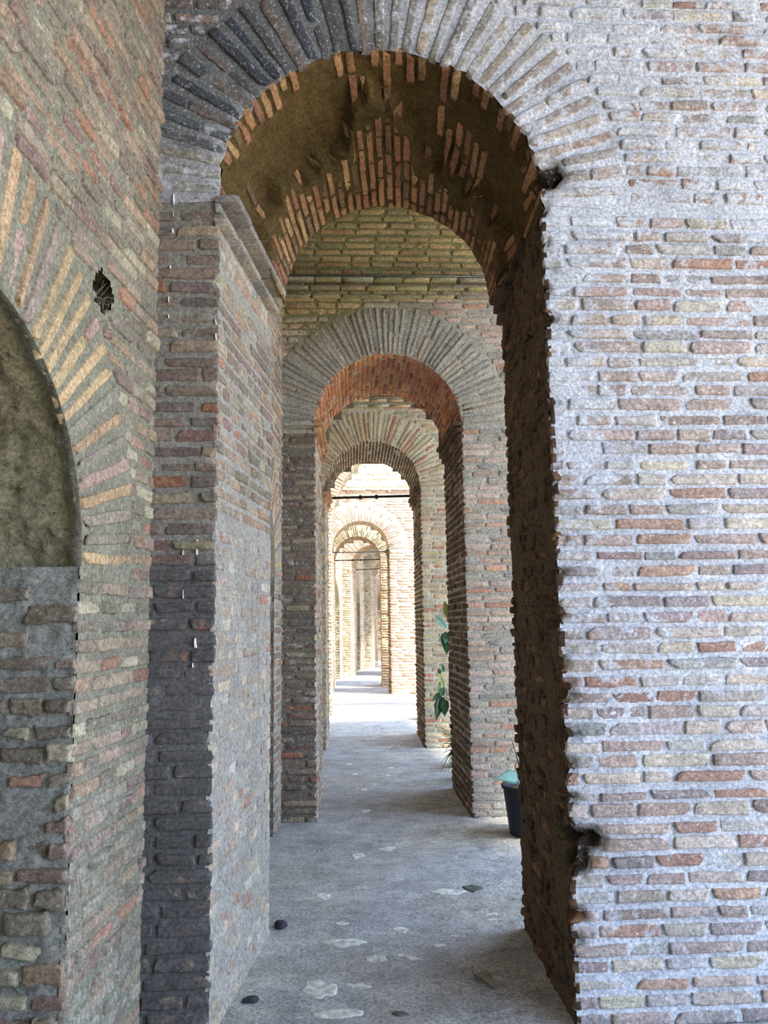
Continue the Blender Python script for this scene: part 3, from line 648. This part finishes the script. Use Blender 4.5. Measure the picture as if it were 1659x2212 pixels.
# ================================================================== OBJECTS
def simple(A, name, mat, parent=None, smooth=True): return A.build(name, mat, parent, smooth)
M_IRON = plain('weathered_iron', (.045, .036, .034), .6, .4, .4)
M_PALEIRON = plain('grey_iron', (.12, .11, .11), .6, .4, .3)
M_STEEL = plain('steel_wire', (.30, .30, .29), .4, .7, .1)
def tie_rod(label, x0, x1, y, z0, z1, rad, mat, collars=True, plate=True):
    root = empty('tie_rod', (x0, y, z0)); tag(root, label, 'tie rod', 'iron tie rods across the archways')
    p = lambda t: (x0 + (x1 - x0) * t, y, z0 + (z1 - z0) * t)
    A = MB(); tube(A, [p(t) for t in np.linspace(0, 1, 9)], rad, (1, 1, 1)); A.build('rod', mat, root)
    if collars:
        for t in (.385, .575):
            A = MB(); w = .022 / (x1 - x0); tube(A, [p(t - w), p(t - w * .8), p(t + w * .8), p(t + w)], [rad * 1.2, rad * 1.75, rad * 1.75, rad * 1.2], (1, 1, 1), 8); A.build('collar', mat, root)
    if plate:
        A = MB(); box(A, (x0 - .03, y - .05, z0 - .09), (x0 + .045, y + .05, z0 + .06), (1, 1, 1)); A.build('anchor_plate', M_IRON, root, False)
    return root
tie_rod('thick dark iron tie rod with two collars under the third archway', -.215, 1.02, 11.50, 3.375, 3.40, .019, M_IRON)
tie_rod('thin dark tie rod spanning the bright fourth archway', -.25, 1.035, 18.28, 3.155, 3.165, .013, M_PALEIRON, False, False)
tie_rod('thin dark tie rod with collars, lower behind the fourth archway', -.21, .94, 20.42, 3.13, 3.15, .014, M_IRON, True, False)
tie_rod('farthest and smallest iron tie rod, under the sixth archway', .39, 1.64, 24.22, 3.13, 3.17, .013, M_IRON, False, False)
# ---- bird spikes
spike_me = None
def spikes(label, F, u0, u1, z, d, n, h=.11, seed=0, spread=.012):
    global spike_me
    o = F.P(u0, z, d); root = empty('bird_spike_strip', tuple(o)); tag(root, label, 'bird spikes', 'bird spikes on the ledges')
    A = MB(); q = [F.P(u0, z, d - .008), F.P(u1, z, d - .008), F.P(u1, z, d + .008), F.P(u0, z, d + .008)]
    q2 = [p + np.array([0, 0, .004]) for p in q]; A.add(q + q2, [(0,1,5,4),(1,2,6,5),(2,3,7,6),(3,0,4,7),(4,5,6,7),(3,2,1,0)], (1, 1, 1)); A.build('base_strip', M_STEEL, root)
    rng = random.Random(seed); base = None
    for i in range(n):
        if base is None:
            A = MB(); tube(A, [(0, 0, 0), (0, 0, .5), (0, 0, 1)], .0013, (1, 1, 1), 4)
            if spike_me is None: base = A.build('spike', M_STEEL); spike_me = base.data
            else: base = bpy.data.objects.new('spike', spike_me); COL.objects.link(base)
            o_ = base
        else: o_ = base.copy(); COL.objects.link(o_)
        o_.parent = root; p = F.P(u0 + (u1 - u0) * (i + .5) / n, z, d) - o
        o_.location = tuple(p); o_.scale = (1, 1, h * rng.uniform(.8, 1.05)); o_.rotation_euler = (rng.uniform(-.25, .25), rng.uniform(-.08, .08) * spread / .012, 0)
spikes('long row of thin bird spikes along the cornice of the second archway', F2, -.50, 1.30, 4.592, .06, 62, .115, 1)
spikes('row of bird spikes on the cornice of the third archway', F3, -.3, 1.2, 4.592, .06, 40, .10, 2)
spikes('small tuft of bird spikes on the second archway right ledge', Face((1.035, 6.70), (0, 1.18), (-1, 0)), .0, .35, 3.31, .055, 9, .10, 3, .05)
spikes('small tuft of bird spikes on the third archway right ledge', Face((1.02, 10.3), (0, 1.18), (-1, 0)), .0, .35, 3.35, .055, 8, .09, 4, .05)
spikes('spikes standing over the broken ledge inside the nearest archway', Face((.905, 3.33), (.01, 1.03), (-1, 0)), .82, 1.02, 3.50, .03, 8, .15, 5, .06)
spikes('short dense spikes at the right spring of the bright fourth archway', F4, .98, 1.14, 3.19, .04, 12, .20, 6)
# ---- plants
def leaf_mesh(A, base, tip, width, up=(0, 0, 1), sag=.15, col=(.05, .16, .09), fold=.12, pw=.8, n=12):
    base = np.array(base, float); tip = np.array(tip, float); d = tip - base; L = np.linalg.norm(d); t = d / L
    side = np.cross(t, np.array(up, float)); side /= np.linalg.norm(side) + 1e-9; nn = np.cross(side, t)
    m = 5; s = np.linspace(0, 1, n); w = width * (np.sin(np.pi * np.clip(s, .02, .985) ** pw)) * .5 + .0008
    off = np.linspace(-1, 1, m); V = []
    for th in (0, .0012):
        for a, ww in zip(s, w):
            c = base + d * a + np.array([0, 0, 1.]) * (sag * L * (a - a * a) * 1.0) - np.array([0, 0, 1.]) * sag * L * a * a * .5
            for o_ in off: V.append(c + side * o_ * ww + nn * (abs(o_) * fold * ww - th))
    V = np.array(V); i = np.arange(2 * n * m).reshape(2, n, m); F = []
    for k in (0, 1):
        q = np.stack([i[k, :-1, :-1], i[k, 1:, :-1], i[k, 1:, 1:], i[k, :-1, 1:]], -1).reshape(-1, 4); F.append(q if k == 0 else q[:, ::-1])
    for e in (0, m - 1):
        F.append(np.stack([i[0, :-1, e], i[0, 1:, e], i[1, 1:, e], i[1, :-1, e]], -1))
    A.add(V, np.concatenate(F), (*col, 0))
def leafmat(name, a, b, rough=.35):
    m = plain(name, a, rough, 0, .25, 25); m.node_tree.nodes['Principled BSDF'].inputs['Specular IOR Level'].default_value = .5; return m
G_TEAL = leafmat('teal_leaf', (.08, .20, .13), None); G_DARK = leafmat('dark_glossy_leaf', (.018, .07, .028), None, .25); G_LIME = leafmat('lime_leaf', (.16, .26, .05), None); G_BROWN = leafmat('olive_leaf', (.12, .12, .03), None)
STEM = plain('brown_stem', (.05, .035, .02), .8)
def pot(root, r0, r1, h, mat):
    A = MB(); c = root.location; t = np.linspace(0, 2 * math.pi, 33)
    prof = [(0, .0), (r0, .0), (r0 * 1.0, .004), (r0 + (r1 - r0) * .86, h * .88), (r1 * .97, h * .90), (r1 * 1.04, h * .93), (r1 * 1.05, h * .985), (r1 * 1.02, h), (r1 * .95, h * .99), (r1 * .92, h * .9), (r1 * .80, h * .6), (0, h * .6)]
    P = np.array([[(c.x + a * math.cos(x), c.y + a * math.sin(x), c.z + z) for x in t] for a, z in prof]); i = np.arange(P.shape[0] * 33).reshape(-1, 33)
    A.add(P.reshape(-1, 3), np.stack([i[:-1, :-1], i[:-1, 1:], i[1:, 1:], i[1:, :-1]], -1).reshape(-1, 4), (1, 1, 1)); A.build('pot', mat, root)
    A = MB(); 
    def fn(U, V):
        a = U * r1 * .90; x = V * 2 * math.pi; p = np.stack([c.x + a * np.cos(x), c.y + a * np.sin(x), c.z + h * .86 + 0 * a], -1); p[..., 2] += .012 * fbm(p * 40, 5, 2); return p
    grid(A, fn, 8, 28, L8(110, 92, 56)); A.build('soil', M_CORE, root)
M_POT = plain('dark_plastic_pot', (.016, .016, .030), .5, 0, .2, 12)
def leaf(root, mat, *a, **k):
    A = MB(); leaf_mesh(A, *a, **k); return A.build('leaf', mat, root)
def stem(root, pts, r): A = MB(); tube(A, pts, r, (1, 1, 1), 7); return A.build('stem', STEM, root)
p1 = empty('potted_plant', (1.385, 6.15, 0)); tag(p1, 'plant in a round dark plastic pot, half hidden behind the nearest right pier', 'plant', None)
pot(p1, .155, .200, .365, M_POT)
stem(p1, [(1.36, 6.13, .31), (1.325, 6.1, .40), (1.30, 6.1, .52), (1.275, 6.1, .62), (1.255, 6.1, .70)], [.007, .006, .005, .003, .002])
leaf(p1, G_TEAL, (1.315, 6.07, .40), (1.105, 5.97, .47), .10, up=(0, -.85, .5), sag=.28, fold=.2)
leaf(p1, G_TEAL, (1.325, 6.06, .42), (1.285, 5.98, .31), .09, up=(.2, -1, .2), sag=.1)
leaf(p1, G_DARK, (1.36, 6.15, .42), (1.50, 6.10, .52), .09)
leaf(p1, G_DARK, (1.36, 6.15, .46), (1.42, 6.25, .62), .08, up=(0, -1, 0))
leaf(p1, G_LIME, (1.330, 6.10, .56), (1.352, 6.03, .60), .02)
A = MB()
for k in range(5):
    a = k * 1.256 + .3; leaf_mesh(A, (1.333, 5.955, .285), (1.333 + .028 * math.cos(a), 5.945, .285 + .028 * math.sin(a)), .014, up=(0, -1, 0), sag=0)
A.build('flower', plain('white_flower', (.75, .78, .6), .6), p1)['label'] = 'small white flower'
p2 = empty('potted_plant', (1.34, 8.95, 0)); tag(p2, 'tall plant with big glossy oval leaves behind the second archway pier', 'plant', None)
pot(p2, .13, .17, .30, M_POT)
stem(p2, [(1.26, 8.95, .25), (1.20, 8.95, .6), (1.16, 8.93, .8), (1.17, 8.92, 1.1), (1.2, 8.92, 1.5), (1.18, 8.9, 1.75)], [.012, .01, .009, .008, .007, .004])
stem(p2, [(1.18, 8.93, .70), (1.11, 8.92, .76), (1.06, 8.9, .80), (1.03, 8.9, .86)], [.006, .005, .004, .003])
for mt, b_, t_, w_, up in ((G_TEAL, (1.15, 8.9, 1.50), (1.00, 8.85, 1.66), .075, (0, -1, .5)), (G_BROWN, (1.17, 8.9, 1.60), (1.12, 8.85, 1.80), .11, (0, -1, 0)), (G_DARK, (1.14, 8.9, 1.46), (1.09, 8.84, 1.30), .10, (0, -1, 0)), (G_TEAL, (1.14, 8.9, 1.42), (1.115, 8.83, 1.33), .07, (0, -1, .3)),
        (G_DARK, (1.14, 8.9, 1.36), (1.13, 8.84, 1.22), .08, (0, -1, 0)), (G_DARK, (1.06, 8.9, .78), (.995, 8.82, .52), .10, (.3, -1, 0)), (G_DARK, (1.09, 8.9, .75), (1.09, 8.82, .56), .11, (0, -1, .1)), (G_TEAL, (1.05, 8.9, .80), (.965, 8.85, .72), .05, (0, -1, .6)),
        (G_LIME, (1.10, 8.9, .85), (1.05, 8.85, 1.02), .05, (.4, -1, 0)), (G_TEAL, (1.10, 8.9, .86), (1.05, 8.85, .76), .07, (0, -1, .2)), (G_DARK, (1.06, 8.9, 1.0), (1.035, 8.85, 1.07), .05, (0, -1, 0)), (G_BROWN, (1.12, 8.9, .86), (1.10, 8.85, .72), .045, (.6, -1, 0)), (G_LIME, (1.06, 8.9, .92), (1.02, 8.85, .80), .03, (.3, -1, 0)),
        (G_DARK, (1.2, 8.9, 1.3), (1.34, 8.9, 1.38), .1, (0, -1, .6)), (G_DARK, (1.2, 8.9, 1.1), (1.36, 8.8, 1.0), .1, (0, -1, .6)), (G_TEAL, (1.10, 8.9, 1.02), (1.08, 8.86, 1.12), .045, (0, -1, 0))):
    leaf(p2, mt, b_, t_, w_, up=up, sag=.03)
p3 = empty('potted_plant', (1.30, 8.30, 0)); tag(p3, 'low grassy plant with thin arching bright green blades beside the glossy plant', 'plant', None)
pot(p3, .10, .13, .22, M_POT); rng = np.random.default_rng(12)
for k in range(60):
    a = rng.uniform(0, 2 * math.pi) if k % 2 else rng.uniform(2.5, 4.0); l = rng.uniform(.12, .27); w = rng.uniform(.011, .016); z0 = .20; h = rng.uniform(.02, .24)
    A = MB(); c0 = np.array([1.22, 8.27, z0 + .06]); dr = np.array([math.cos(a), math.sin(a) * .6, 0]); s = np.linspace(0, 1, 9); drop = rng.uniform(.10, .42)
    cen = c0 + dr * (s * l)[:, None] + np.array([0, 0, 1.]) * (h * 1.6 * s - drop * s ** 2.2)[:, None]
    cen[:, 2] = np.maximum(cen[:, 2], .012); tube(A, cen, w * .5 * (1 - s ** 3 * .85), (1, 1, 1), 4); A.build('blade', G_LIME if k % 3 else G_TEAL, p3)
p4 = empty('potted_plant', (1.33, 13.2, 0)); tag(p4, 'small lime green plant peeping out behind the third archway pier', 'plant', None)
pot(p4, .12, .15, .26, M_POT); stem(p4, [(1.33, 13.2, .2), (1.31, 13.2, .4), (1.30, 13.2, .5)], [.006, .005, .004])
for b_, t_, w_ in (((1.31, 13.2, .46), (1.10, 13.1, .40), .07), ((1.30, 13.2, .38), (1.17, 13.1, .20), .05), ((1.31, 13.2, .46), (1.5, 13.1, .5), .07), ((1.3, 13.2, .48), (1.33, 13.0, .66), .06), ((1.30, 13.2, .5), (1.22, 13.1, .52), .05)):
    leaf(p4, G_LIME, b_, t_, w_)
# ---- marble fragments set in the floor, loose bits lying on it
M_MARB = plain('pale_worn_stone', tuple(L8(206, 205, 198)), .85, 0, .40, 30)
rng = np.random.default_rng(9)
def blob(A, x, y, rx, ry, rot, h, seed, k=18, pin=.22, z0=None):
    t = np.arange(k) * 2 * math.pi / k; rg = np.random.default_rng(seed); rr = 1 + pin * rg.uniform(-1, 1, k); rr = (rr + np.roll(rr, 1)) / 2
    P = []
    for sc, dz in ((1.02, -.02), (1., h * .35), (.82, h * .85), (.45, h * 1.05), (.0, h)):
        px = x + (np.cos(t) * rr * rx * sc) * math.cos(rot) - (np.sin(t) * rr * ry * sc) * math.sin(rot)
        py = y + (np.cos(t) * rr * rx * sc) * math.sin(rot) + (np.sin(t) * rr * ry * sc) * math.cos(rot)
        P.append(np.stack([px, py, (floor_h(px, py) if z0 is None else z0) + dz], -1))
    P = np.array(P); i = np.arange(5 * k).reshape(5, k); j = np.roll(i, -1, 1)
    A.add(P.reshape(-1, 3), np.stack([i[:-1], j[:-1], j[1:], i[1:]], -1).reshape(-1, 4), (1, 1, 1))
for n_, (x, y, rx, ry, rot) in enumerate(((-.015, 4.25, .10, .05, -.1), (-.118, 3.765, .068, .085, .3), (.055, 3.775, .05, .03, -.3), (-.035, 3.53, .115, .042, 0.03), (.284, 4.40, .035, .045, .2), (.60, 4.96, .105, .045, -.05), (.083, 5.756, .05, .07, 0),
        (.177, 7.885, .035, .06, .1), (.176, 7.02, .04, .07, -.2), (.30, 4.05, .07, .028, -.6), (.80, 4.57, .05, .02, .1), (.79, 4.48, .045, .016, 0), (.14, 4.04, .05, .035, .3), (.46, 4.18, .03, .03, 0), (-.14, 4.95, .04, .06, .4), (.44, 8.6, .03, .05, 0), (-.02, 4.5, .03, .03, 0), (.05, 9.3, .04, .05, 0), (.5, 9.0, .04, .04, 0), (.30, 5.9, .06, .04, 0), (.10, 8.7, .04, .05, .2))):
    A = MB(); blob(A, x, y, rx, ry, rot, .002, n_ + 50, 22, .42 if n_ != 3 else .10); o_ = A.build('marble_fragment', M_MARB, fl); 
M_DST = plain('dark_basalt', (.035, .035, .045), .8, 0, .4, 50); M_SLATE = plain('grey_green_stone', (.10, .11, .10), .85, 0, .3, 30)
for n_, (lab, x, y, rx, ry, rot, h, mt) in enumerate((('small dark stone at the foot of the first left jamb', -.345, 4.49, .035, .035, -.5, .028, M_DST), ('black oblong lump lying on the floor by the left pier, lowest in the picture', -.405, 3.655, .035, .014, .25, .022, M_DST),
        ('flat dark pebble right of the long pale slab', .215, 3.505, .035, .025, -.2, .008, M_SLATE), ('grey flat stone beside the pale fragment under the potted plant', .76, 5.02, .05, .06, .2, .006, M_SLATE))):
    A = MB(); blob(A, x, y, rx, ry, rot, h, n_ + 90, 16, .45); tag(A.build('pebble', mt), lab, 'pebble', 'loose stones on the floor')
dl = empty('dead_leaf', (.60, 3.73, .006)); tag(dl, 'dry curled leaf with a stalk on the shaded floor near the right pier', 'leaf')
A = MB(); leaf_mesh(A, (.575, 3.80, .012), (.645, 3.67, .03), .06, sag=.3, fold=.5); A.build('blade', plain('dry_leaf', (.22, .18, .12), .8, 0, .3), dl)
A = MB(); tube(A, [(.575, 3.80, .012), (.57, 3.84, .02), (.575, 3.86, .03)], .0015, (1, 1, 1), 5); A.build('stalk', STEM, dl)
# ---- straw sticking out of the putlog hole in the left wall
A = MB(); rng = np.random.default_rng(4)
for k in range(60):
    u, v = rng.uniform(-.62, -.47), rng.uniform(2.60, 2.80); p = FL.P(u, v, rng.uniform(-.05, .004)); d_ = rng.normal(0, .028, 3) + FL.n * .008
    tube(A, [p, p + d_ * .5 + rng.normal(0, .003, 3), p + d_], .0007, (1, 1, 1), 4)
ns = A.build('straw', plain('dry_straw', (.34, .31, .24), .8)); tag(ns, 'wisps of dry straw hanging out of the hole in the left wall', 'straw', None, 'stuff')
# ---- low white railing across the far end
rl = empty('low_railing', (1.2, 26.7, 0)); tag(rl, 'low white barred railing on the floor at the far end', 'railing')
M_WH = plain('white_paint', (.7, .72, .74), .6)
for z in (.02, .24):
    A = MB(); tube(A, [(.72, 26.7, z), (1.3, 26.7, z), (2.2, 26.7, z)], .012, (1, 1, 1), 6); A.build('rail', M_WH, rl)
b0 = None
for k in range(30):
    if b0 is None: A = MB(); tube(A, [(.73, 26.7, .02), (.73, 26.7, .13), (.73, 26.7, .24)], .007, (1, 1, 1), 5); b0 = A.build('bar', M_WH, rl)
    else: c_ = b0.copy(); COL.objects.link(c_); c_.location.x += k * .05

# ---- white bird droppings running down the left pier front
M_LIME = plain('white_droppings', (.78, .78, .74), .9, 0, .15, 60); FS = Face((0, 3.33), (1, 0), (0, -1)); rng = np.random.default_rng(6)
for (u, v, w_, h_) in ((-.735, 3.42, .008, .055), (-.735, 3.36, .006, .03), (-.737, 3.29, .012, .02), (-.742, 3.12, .005, .02), (-.745, 2.97, .004, .03), (-.745, 2.90, .004, .02), (-.61, 1.93, .012, .016), (-.61, 1.875, .012, .035), (-.665, 1.88, .006, .02), (-.612, 1.50, .014, .04), (-.615, 1.42, .006, .02), (-.545, 2.87, .010, .03), (-.543, 2.80, .009, .035), (-.66, 1.70, .005, .04)):
    A = MB(); bricks(A, np.array([[FS.P(u, v), FS.P(u + w_, v), FS.P(u + w_ * .7, v + h_), FS.P(u + w_ * .2, v + h_)]]), FS.n, .0135, np.array([[.8, .8, .76]]), 2, .0025, sink=.0, seed=int(v * 100)); A.build('bird_dropping', M_LIME, a1)
